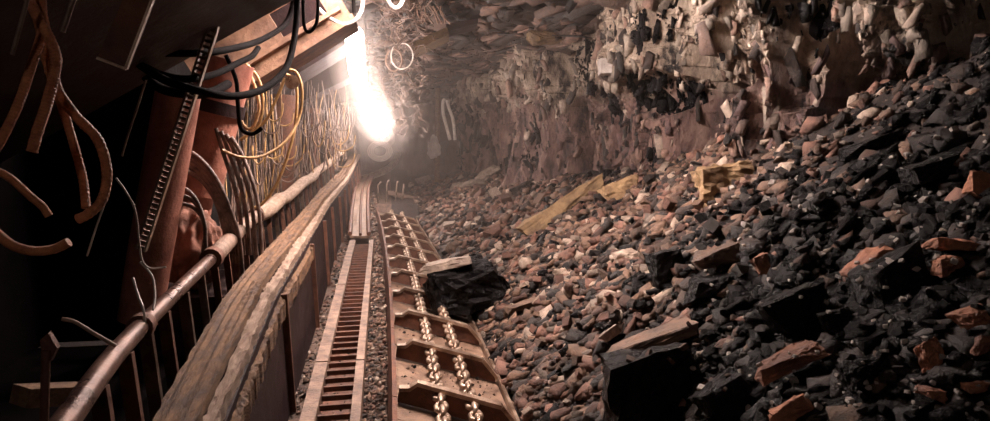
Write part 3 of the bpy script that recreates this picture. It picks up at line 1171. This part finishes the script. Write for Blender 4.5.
dv = Vector((0, .05, 0))
mb = MB()
for (t0, t1, h0, h1) in ((0, .6, -.22, hh), (.6, .92, -.22, -.08), (.6, .92, .12, hh), (.92, 1.04, -.22, hh)):
    mb.prism([gp(t0, h0), gp(t1, h0), gp(t1, h1), gp(t0, h1)], dv)
part('web_plate', mb, 'girder', rs2)
part('bottom_flange', MB().prism([gp(0, -.27), gp(1.05, -.24), gp(1.05, -.19), gp(0, -.22)], Vector((0, .6, 0))).prism([gp(0, -.27), gp(1.05, -.24), gp(1.05, -.19), gp(0, -.22)], Vector((0, -.06, 0))), 'girder', rs2)
part('mid_flange', MB().prism([gp(.05, -.15), gp(1.0, -.13), gp(1.0, -.10), gp(.05, -.12)], Vector((0, -.10, 0))), 'girder', rs2)
part('canopy', MB().prism([gp(-.1, hh), gp(1.15, hh), gp(1.15, hh + .1), gp(-.1, hh + .1)], Vector((0, 1.3, 0))).prism([gp(0, hh), gp(1.15, hh), gp(1.15, hh + .1), gp(0, hh + .1)], Vector((0, -.12, 0))), 'dark', rs2)
part('back_plate', MB().prism([gp(.5, 0), gp(1, 0), gp(1, hh), gp(.5, hh)], Vector((0, .02, 0))).v and MB().prism([gp(.5, 0) + Vector((0, .5, 0)), gp(1, 0) + Vector((0, .5, 0)), gp(1, hh) + Vector((0, .5, 0)), gp(.5, hh) + Vector((0, .5, 0))], Vector((0, .02, 0))), 'dark', rs2)
leg = pix([(228, 60, 4.75), (216, 105, 4.75), (204, 150, 4.75), (194, 192, 4.75)])
part('leg_cylinder', MB().tube(leg, .165, 24), 'legred', rs2)
d = (leg[3] - leg[2]).normalized()
part('leg_collar', MB().tube([leg[1] - d * .03, leg[1] + d * .05], .182, 24), 'dark', rs2)
part('leg_piston', MB().tube([leg[3], P(187, 232, 4.75), P(176, 300, 4.75)], .125, 20), 'legred', rs2)
part('foot_plate', MB().box(P(176, 300, 4.75) + Vector((0, .25, 0)), (.6, .8, .12)), 'dark', rs2)
part('hose_boss', MB().tube([P(292, 82, 5.3), P(292, 82, 5.0)], .05, 10), 'bright', rs2)

for i, (YY, pa, pb, lg) in enumerate([(8.2, (268, 92), (352, 40), (285, 95, 280, 190)), (11.5, (300, 102), (362, 72), (312, 108, 310, 175)), (15, (320, 112), (368, 92), (332, 116, 332, 165))]):
    r_ = thing('roof_support', ['third roof support behind the hanging yellow cables', 'fourth roof support beyond the hanging cables', 'farthest roof support beside the far lamp'][i], 'roof support', P(lg[2], 190, YY) * 1.0, 'hydraulic roof supports')
    a, b = P(*pa, YY), P(*pb, YY)
    x_ = (b - a).normalized()
    n_ = Vector((-x_.z, 0, x_.x))
    part('canopy', MB().prism([a - x_ * .8, b, b + n_ * .5, a - x_ * .8 + n_ * .5], Vector((0, 1.1, 0))), 'dark', r_)
    part('leg_cylinder', MB().tube([P(lg[0], lg[1], YY + .3), P(lg[2], lg[3], YY + .3)], .15, 16), 'rust', r_)
    part('base', MB().box(Vector((P(lg[2], lg[3], YY + .3).x - .2, YY + .3, .14)), (1.0, .9, .28)), 'dark', r_)

# perforated strut
a, b = P(222, 0, 3.3), P(141, 250, 3.3)
d = (b - a).normalized()
mb = MB()
sx = d.cross(Vector((0, 1, 0))).normalized()
for sgn in (-1, 1):
    mb.beam(a + sx * .019 * sgn, b + sx * .019 * sgn, .007, .03, up=Vector((0, 1, 0)))
strut = thing('perforated_strut', 'slim perforated steel strut leaning across the red legs', 'strut', b)
part('strut_rail', MB().beam(a + sx * .019, b + sx * .019, .009, .034, up=Vector((0, 1, 0))), 'bright', strut)
part('strut_rail', MB().beam(a - sx * .019, b - sx * .019, .009, .034, up=Vector((0, 1, 0))), 'steel', strut)
mb = MB()
n = 46
for i in range(n):
    p = a.lerp(b, (i + .5) / n)
    mb.beam(p - sx * .02, p + sx * .02, .012, .018, up=Vector((0, 1, 0)))
part('strut_lattice', mb, 'steel', strut)


# ------------------------------------------------------------------ hoses and cables
def hose(name, label, pts, r_, m, cat='hose', group=None, seg=10, n=8, closed=False):
    q = smooth(pix(pts), n, closed)
    if name == 'orange_hose':
        q = resample(q, 260)
        r_ = [r_ * (1 + .045 * math.sin(i * 1.25) + .06 * noise.noise(Vector((i * .11, 0, r_ * 999)))) for i in range(260)]
    return solo(name, MB().tube(q, r_, seg, closed=closed), m, label, cat, group)


hose('orange_hose', 'thick orange hose hanging down and looping into the low bend', [(22, -20, 1.8), (34, 10, 1.8), (49, 38, 1.8), (56, 62, 1.8), (48, 100, 1.78), (38, 130, 1.76), (32, 152, 1.75)], .0125, 'hose_orange')
hose('orange_hose', 'orange hose swinging out to the wide loop beside the pale wire', [(30, -20, 1.9), (42, 15, 1.9), (50, 55, 1.9), (58, 90, 1.9), (76, 116, 1.9), (98, 140, 1.9), (107, 172, 1.9), (102, 200, 1.88), (88, 214, 1.85), (78, 219, 1.85)], .0125, 'hose_orange')
hose('orange_hose', 'orange hose dropping straight inside the wide loop', [(24, -20, 2.0), (38, 20, 2.0), (46, 60, 2.0), (60, 100, 2.0), (74, 145, 2.0), (83, 180, 2.0), (86, 208, 1.98)], .0115, 'hose_orange')
hose('orange_hose', 'dark orange hose slanting down to the edge of the light', [(40, -15, 1.85), (42, 30, 1.83), (30, 70, 1.8), (18, 105, 1.78), (2, 138, 1.75), (-12, 160, 1.75)], .011, 'hose_orange')
hose('orange_hose', 'short orange hose end below the straight hose', [(-10, 168, 1.8), (10, 178, 1.8), (30, 196, 1.8), (42, 206, 1.8), (49, 216, 1.8)], .0095, 'hose_orange')
hose('orange_hose', 'lowest orange hose bowing just above the darkness', [(-15, 222, 1.8), (0, 236, 1.8), (14, 246, 1.8), (34, 251, 1.8), (54, 249, 1.8), (69, 242, 1.8)], .0115, 'hose_orange')
hose('thin_rod', 'thin grey steel rod hanging above the slanting orange hose', [(30, -10, 1.72), (12, 55, 1.72)], .005, 'steel', 'rod')
hose('thin_rod', 'thin grey steel rod behind the bundle of orange hoses', [(78, -15, 1.76), (62, 32, 1.76)], .007, 'steel', 'rod')
hose('thin_wire', 'straight pale wire crossing the dark below the wide hose loop', [(104, 205, 2.2), (96, 228, 2.2), (87, 256, 2.2)], .003, 'white_wire', 'wire', seg=6)
hose('thin_wire', 'pale wire curving down past the foot of the strut', [(116, 178, 2.6), (126, 192, 2.6), (135, 210, 2.6), (139, 240, 2.6), (142, 260, 2.6), (150, 268, 2.6), (166, 267, 2.6)], .004, 'white_wire', 'wire', seg=6)
hose('thin_wire', 'thin wire dangling beside the bracket plate', [(146, 80, 2.7), (138, 105, 2.7), (128, 135, 2.7), (122, 156, 2.7)], .004, 'wire', 'wire', seg=6)
hose('thin_wire', 'hooked pale wire sticking up beside the handrail', [(133, 278, 2.55), (138, 295, 2.5), (143, 308, 2.45), (145, 322, 2.45)], .005, 'white_wire', 'wire', seg=6)
hose('thin_wire', 'long wire curling onto the handrail', [(140, 262, 2.6), (152, 276, 2.6), (155, 295, 2.55), (153, 310, 2.5)], .004, 'white_wire', 'wire', seg=6)
hose('thin_wire', 'kinked rod lying over the handrail near its lower end', [(62, 319, 2.1), (75, 322, 2.1), (95, 334, 2.1), (116, 346, 2.1)], .006, 'wire', 'wire', seg=6)

BC = 'black cables slung under the canopy'
hose('black_cable', 'upper black cable sagging between canopy and girder', [(132, 52, 3.3), (165, 53, 3.3), (200, 53, 3.4), (235, 48, 3.7), (265, 38, 4.2), (288, 20, 4.5), (296, -15, 4.6)], .017, 'hose_dark', 'cable')
hose('black_cable', 'middle black cable dipping past the strut and rising to a hook', [(132, 58, 3.25), (155, 72, 3.25), (185, 79, 3.25), (215, 74, 3.5), (240, 62, 3.8), (252, 56, 4.0), (258, 48, 4.2)], .016, 'hose_dark', 'cable')
hose('black_cable', 'lowest black cable swooping round and up past the pale loop', [(136, 62, 3.2), (165, 80, 3.2), (200, 91, 3.2), (235, 96, 3.4), (265, 88, 3.7), (286, 68, 4.0), (294, 40, 4.2), (297, 10, 4.3), (297, -20, 4.3)], .018, 'hose_dark', 'cable')
hose('black_cable', 'thick sooty cable bunched behind the strut', [(136, 66, 3.45), (160, 88, 3.45), (190, 94, 3.45), (212, 92, 3.6), (228, 84, 3.9)], .022, 'hose_dark', 'cable')
hose('black_cable', 'thin dark drop cable hanging in front of the red leg', [(226, 55, 4.2), (236, 80, 4.2), (238, 105, 4.2), (241, 128, 4.2), (252, 134, 4.2), (262, 128, 4.2)], .012, 'hose_dark', 'cable')
hose('black_cable', 'short black cable in a narrow loop beside the bright roof', [(317, -15, 4.6), (318, 8, 4.6), (316, 24, 4.6), (309, 32, 4.6), (304, 24, 4.6), (303, -12, 4.6)], .011, 'hose_dark', 'cable')
hose('pale_cable', 'pale lit cable drooping in a deep curve above the near lamp glare', [(318, 8, 5.5), (328, 17, 5.5), (343, 24, 5.5), (355, 20, 5.5), (362, 8, 5.5), (363, -15, 5.5)], .014, 'white_wire', 'cable')
hose('pale_cable', 'pale cable in a small upside-down hook at the roof', [(386, -12, 6), (389, 2, 6), (396, 8, 6), (402, 2, 6), (404, -12, 6)], .016, 'white_wire', 'cable')

hose('yellow_cable', 'yellow cable in a slender loop under the girder', [(238, 66, 4.9), (248, 72, 4.9), (256, 90, 4.9), (259, 110, 4.9), (252, 128, 4.9), (243, 124, 4.9), (238, 105, 4.9), (234, 80, 4.9)], .0105, 'hose_yellow', 'cable')
hose('yellow_cable', 'yellow cable doubled beside the slender loop', [(246, 64, 4.95), (258, 78, 4.95), (263, 100, 4.95), (260, 122, 4.95), (250, 134, 4.95)], .0105, 'hose_yellow', 'cable')
hose('yellow_cable', 'long yellow cable arching over the boss and sweeping back to the leg', [(284, 70, 4.9), (296, 72, 4.9), (302, 90, 4.9), (299, 118, 4.9), (285, 142, 4.8), (262, 156, 4.7), (240, 157, 4.6), (222, 150, 4.55)], .0095, 'hose_yellow', 'cable')
hose('yellow_cable', 'yellow cable dropping from the boss down to the handrail', [(286, 74, 5.1), (296, 84, 5.1), (296, 120, 5.1), (288, 155, 5.1), (276, 185, 5.1), (262, 204, 5.1), (252, 208, 5.1)], .0105, 'hose_yellow', 'cable')
hose('yellow_cable', 'orange-yellow cable crossing diagonally behind the loops', [(285, 78, 5.3), (276, 100, 5.3), (266, 120, 5.3), (252, 132, 5.3), (240, 140, 5.3)], .011, 'hose_yellow', 'cable')

G = 'dusty grey hoses hanging beside the red leg'
for k in range(5):
    hose('grey_hose', 'dusty grey hose of the bundle curving down beside the thick red leg', [(176 + 1.5 * k, 146 + k * 5.5, 4.25 - .02 * k), (198 + 1 * k, 157 + 6 * k, 4.22), (217 - .5 * k, 180 + 5 * k, 4.2), (231 - 2 * k, 212 + 3 * k, 4.22), (240 - 3 * k, 242 + 2 * k, 4.26), (243 - 3.4 * k, 285, 4.3)], .0125, 'hose_grey', 'hose', G)
for k in range(4):
    hose('grey_hose', 'dusty hose hanging almost straight between red leg and fringe', [(216 + 5 * k, 128 + 3 * k, 4.6), (224 + 6 * k, 155, 4.62), (234 + 6.5 * k, 185, 4.6), (240 + 6.5 * k, 215, 4.6), (244 + 6 * k, 255, 4.6)], .013, 'hose_grey', 'hose', 'straight dusty hoses')
for k in range(3):
    hose('grey_hose', 'grey hose arching round the crumpled sack', [(166 + 3 * k, 183 + 9 * k, 4.1), (190 + 2 * k, 192 + 8 * k, 4.05), (203 + k, 216 + 5 * k, 4.05), (206 - 1 * k, 245, 4.05), (208 - 5 * k, 280, 4.05)], .011, 'hose_grey', 'hose', 'grey hoses by the sack')

# crumpled sack at the leg foot
me = bmesh.new()
bmesh.ops.create_icosphere(me, subdivisions=5, radius=1)
c = P(190, 248, 4.35)
for v in me.verts:
    q = v.co.copy()
    k = 1 + .22 * (ridged(q.x * 2.2, q.y * 2.2, q.z * 1.3 + 3) - .5) + .12 * noise.noise(q * 5)
    v.co = Vector((q.x * .17 * k, q.y * .15 * k, q.z * .24 * k))
ob = bpy.data.objects.new('crumpled_sack', bpy.data.meshes.new('crumpled_sack'))
me.to_mesh(ob.data)
me.free()
ob.data.materials.append(M['cloth'])
ob.data.polygons.foreach_set('use_smooth', [True] * len(ob.data.polygons))
ob.location = c
COL.objects.link(ob)
tag(ob, 'crumpled reddish-brown sack slumped at the foot of the thick red leg', 'sack')
mb = MB().box((c.x, c.y, (c.z - .25) / 2), (.5, .45, c.z - .25))
solo('support_block', mb, 'dark', 'dark steel block under the crumpled sack', 'block')

# hanging fringe of wires and cords behind the fence
mb = MB()
rr = random.Random(21)
for k in range(150):
    px = rr.uniform(222, 352)
    t = (px - 222) / 130
    Y = 5.2 + 8.5 * t ** 1.3 + rr.uniform(-.3, .5)
    top = 96 + 8 * t + rr.uniform(-22, 26)
    bot = lerp_tab([(222, 250), (260, 216), (300, 190), (331, 168), (355, 148)], px) + rr.uniform(-18, 6)
    if bot < top + 8:
        continue
    pts = []
    x = px
    for i in range(5):
        x += rr.uniform(-4, 4)
        pts.append((x, top + (bot - top) * i / 4, Y + rr.uniform(-.06, .06)))
    mb.tube(smooth(pix(pts), 4), (.004 + .005 * rr.random()) * (.6 + .06 * Y), 5, m=rr.choice([0, 0, 1, 1, 1, 0, 2]))
for k in range(26):          # slack loops
    px, py = rr.uniform(255, 345), rr.uniform(105, 165)
    Y = 5.4 + (px - 255) * .08
    w, h = rr.uniform(6, 15), rr.uniform(8, 26)
    pts = [(px - w, py, Y), (px - w * .8, py + h * .7, Y), (px, py + h, Y), (px + w * .8, py + h * .6, Y), (px + w, py - 4, Y)]
    mb.tube(smooth(pix(pts), 5), .008 * (.6 + .06 * Y), 5, m=rr.choice([0, 1, 2]))
M['cord'] = mat('dusty_cord', (.20, .125, .09), (.08, .048, .035), (.5, .8), 16, .3, 60)
solo('cord_fringe', mb, ['cord', 'hose_grey', 'hose_yellow'], 'tangled fringe of hanging cords and wires behind the handrail', 'cords', kind='stuff')

mb = MB()
for k in range(210):         # torn wire mesh under the roof by the lamps
    t = rr.random()
    px = 366 + 50 * rr.random() ** .8 + 6 * t
    py = rr.uniform(2, 128)
    px += max(0, (40 - py)) * .25
    Y = lerp_tab([(0, 7.5), (60, 10), (130, 15)], py) + rr.uniform(-.4, .8)
    pts = [(px, py, Y)]
    for i in range(4):
        pts.append((pts[-1][0] + rr.uniform(-9, 9), pts[-1][1] + rr.uniform(-8, 9), Y + rr.uniform(-.25, .25)))
    mb.tube(smooth(pix(pts), 4), .0038 * (.5 + .08 * Y), 5, m=rr.choice([0, 1, 1]))
solo('wire_tangle', mb, ['wire', 'hose_grey'], 'tangle of torn roof mesh wires lit beside the lamps', 'wires', kind='stuff')
hose('wire_ring', 'pale wire ring hanging from the torn roof mesh', [(402 + 11 * math.cos(a / 12 * 2 * math.pi), 56 + 13 * math.sin(a / 12 * 2 * math.pi), 9) for a in range(12)], .009, 'white_wire', 'wire', closed=True, n=4)
hose('wire_ring', 'darker wire ring tucked behind the pale ring', [(394 + 8 * math.cos(a / 12 * 2 * math.pi), 60 + 11 * math.sin(a / 12 * 2 * math.pi), 9.3) for a in range(12)], .012, 'wire', 'wire', closed=True, n=4)
mb = MB()
for k in range(4):
    mb.tube(smooth(pix([(380 + (12 - 1.7 * k) * math.cos(a / 14 * 2 * math.pi), 151 + (10 - 1.5 * k) * math.sin(a / 14 * 2 * math.pi), 17.5 + .05 * k) for a in range(14)]), 4, True), .015, 6, closed=True)
solo('hose_coil', mb, 'white_wire', 'pale coil of hose hanging below the farthest lamp', 'hose')
FK = P(446, 110, 19.5)
mb = MB().tube(smooth(pix([(450, 140, 17), (446, 125, 17), (443, 112, 17), (443, 102, 17), (445, 99, 17)]), 5), .04, 6)
mb2 = MB().tube(smooth(pix([(455, 140, 17), (453, 120, 17), (449, 108, 17), (447, 100, 17)]), 5), .04, 6)
fk = thing('bent_rod', 'pair of pale bent rods forking upward on the far rock corner', 'rod', P(452, 140, 17))
part('prong', mb, 'white_wire', fk)
part('prong', mb2, 'white_wire', fk)
me = bmesh.new()
bmesh.ops.create_icosphere(me, subdivisions=3, radius=1)
for v in me.verts:
    q = v.co.copy()
    k = 1 + .35 * noise.noise(q * 2.3) + .15 * noise.noise(q * 6)
    v.co = Vector((q.x * .17 * k, q.y * .08 * k, q.z * .3 * k + abs(q.x) * -.12))
ob = bpy.data.objects.new('hanging_rag', bpy.data.meshes.new('hanging_rag'))
me.to_mesh(ob.data)
me.free()
ob.data.materials.append(M['rag'])
ob.location = P(434, 146, 19)
COL.objects.link(ob)
tag(ob, 'pale rag hanging in the haze beside the far rock corner', 'cloth')
solo('roof_prop', MB().tube([P(438, 88, 19.2), P(437, 182, 19.2)], .07, 8), 'wood', 'slim timber prop standing behind the pale rag', 'prop')

# roof timbers and slabs
solo('roof_plank', MB().prism(pix([(408, 44, 10), (447, 27, 10.2), (449, 34, 10.2), (412, 52, 10)]), Vector((.1, 1.2, .03))), 'ochre', 'tan timber plank jammed under the roof', 'plank')
solo('roof_plank', MB().prism(pix([(446, 24, 10.4), (478, 18, 10.4), (478, 23, 10.4), (447, 31, 10.4)]), Vector((.05, .8, 0))), 'dark', 'dark bar end poking out beyond the tan plank', 'plank')
boulder('roof_slab', 'ochre slab lodged where roof meets the columned wall', 545, 36, 40, 14, 6, .8, 'ochre', .7, 0, .05, 'rock', Y=11)
boulder('roof_slab', 'thick dark roof slab bulging down above the columned wall', 522, 8, 110, 26, 8, .8, 'dull', .6, 0, .05, 'rock', Y=10.5)
mb = MB()
for k in range(7):
    x = 420 + k * 4
    mb.tube(smooth(pix([(x - 3, 6, 9), (x + rr.uniform(-3, 3), 14, 9), (x + 4 + rr.uniform(-3, 3), 24, 9)]), 4), .012, 5)
solo('root_strands', mb, 'wire', 'short pale frayed strands hanging over the tan plank', 'wires', kind='stuff')

# bright pale block stuck in the wall
bpy.context.view_layer.update()
_h = SC.ray_cast(bpy.context.evaluated_depsgraph_get(), CAM, ray(609, 67).normalized())[1]
boulder('pale_block', 'bright pale block set in the rock face under the roof', 609, 67, 22, 17, 0, .8, 'white', 1.5, 0, .01, 'rock', Y=_h.y - .04)

# lower corner bits beside the fence
tb = P(40, 395, 2.3)
solo('timber_beam', MB().beam(P(20, 396, 2.35), P(96, 392, 2.55), .1, .06), 'wood', 'rough timber lying on the floor behind the lowest handrail', 'timber')
sg = thing('marker_plate', 'small angular plate on a thin stake beside the dark corner', 'plate', P(45, 421, 2.0))
part('stake', MB().tube([P(46, 350, 2.0), P(44, 430, 2.0)], .012, 8), 'rust', sg)
part('plate', MB().prism(pix([(40, 340, 2.0), (48, 333, 2.0), (57, 348, 2.0), (50, 362, 2.0), (42, 356, 2.0)]), Vector((0, .02, 0))), 'rust', sg)


# ------------------------------------------------------------------ lamps
def lamp(label, p0, p1, r_, top, m='lamp'):
    t = thing('tube_lamp', label, 'lamp', (p0 + p1) / 2, 'tube lamps along the roof')
    d = (p1 - p0).normalized()
    q = [p0 + d * r_ * (1 - math.cos(a * math.pi / 10)) for a in range(1, 6)] + [p1 - d * r_ * (1 - math.cos(a * math.pi / 10)) for a in range(5, 0, -1)]
    rad = [r_ * math.sin(a * math.pi / 10) for a in range(1, 6)]
    part('lamp_tube', MB().tube(q, rad + rad[::-1], 16), m, t)
    part('clamp_band', MB().tube([p0.lerp(p1, .5) - d * .02, p0.lerp(p1, .5) + d * .02], r_ * 1.04, 16, cap=False), 'lampcap', t)
    for q in (p0, p1):
        part('hanger', MB().tube([q, Vector((q.x - .02, q.y, top))], .008, 6), 'hose_dark', t)
    return t


lamp('near tube lamp of the glaring row, hung highest below the roof', P(354, 32, 7.0), P(357, 74, 8.4), .09, 3.15)
lamp('second tube lamp of the glaring row', P(358, 74, 8.5), P(369, 106, 10.8), .07, 3.1)
lamp('farthest tube lamp of the glaring row, lowest above the tray', P(370, 106, 11), P(383, 132, 15), .12, 2.9)
lamp('tube lamp over the girder just above the black cable loop', P(312, -24, 4.7), P(322, -17, 5.5), .05, 3.1, 'lamp_girder')
lamp('unseen strong key lamp added above the conveyor', Vector((.35, 4.6, 3.0)), Vector((.35, 5.9, 3.0)), .07, 3.25, 'lamp_key')  # added out of view to light the slope and the coal face
lamp('unseen fill lamp added behind the camera for the near hoses', Vector((-.55, -1.3, 2.7)), Vector((-.55, -.3, 2.7)), .05, 3.2, 'lamp_fill')  # added out of view to light the hoses and pipe from the front

# haze drifting round the far lamps
mb = MB().box((0, 15.6, 1.5), (5.6, 18.4, 3.2))
hm = bpy.data.materials.new('dusty_haze')
hm.use_nodes = True
nt = hm.node_tree
nt.nodes.remove(nt.nodes['Principled BSDF'])
vs_ = nt.nodes.new('ShaderNodeVolumeScatter')
vs_.inputs['Color'].default_value = (.9, .78, .72, 1)
vs_.inputs['Density'].default_value = .016
vs_.inputs['Anisotropy'].default_value = .35
nt.links.new(vs_.outputs[0], nt.nodes['Material Output'].inputs['Volume'])
solo('haze', mb, hm, 'dusty haze hanging in the far tunnel around the lamps', 'haze', kind='stuff')

# added scatter volumes imitating the glare halo round the lamps
LP_ = smooth([P(354, 22, 6.8), P(357, 76, 8.4), P(368, 106, 10.9), P(385, 138, 15.3)], 6)
for rad, dens, word in ((.30, .085, 'dense'), (.62, .022, 'thinner')):
    hm2 = hm.copy()
    hm2.node_tree.nodes['Volume Scatter'].inputs['Density'].default_value = dens
    hm2.node_tree.nodes['Volume Scatter'].inputs['Anisotropy'].default_value = .1
    n_ = len(LP_)
    solo('haze', MB().tube(LP_, [rad * min(1, .3 + .25 * min(q, n_ - 1 - q)) * (1 if q < n_ * .6 else 1.15) for q in range(n_)], 18), hm2, word + ' added haze imitating the glare halo of the tube lamps', 'haze', kind='stuff')

# ------------------------------------------------------------------ world and view
w = bpy.data.worlds.new('world')
SC.world = w
w.use_nodes = True
w.node_tree.nodes['Background'].inputs['Color'].default_value = (.02, .008, .008, 1)
w.node_tree.nodes['Background'].inputs['Strength'].default_value = .05
SC.view_settings.view_transform = 'Standard'
SC.view_settings.look = 'None'
SC.view_settings.exposure = 0.0
SC.view_settings.gamma = 1
SC.view_settings.use_curve_mapping = False
SC.cycles.use_denoising = True
SC.cycles.max_bounces = 6
SC.cycles.volume_bounces = 1
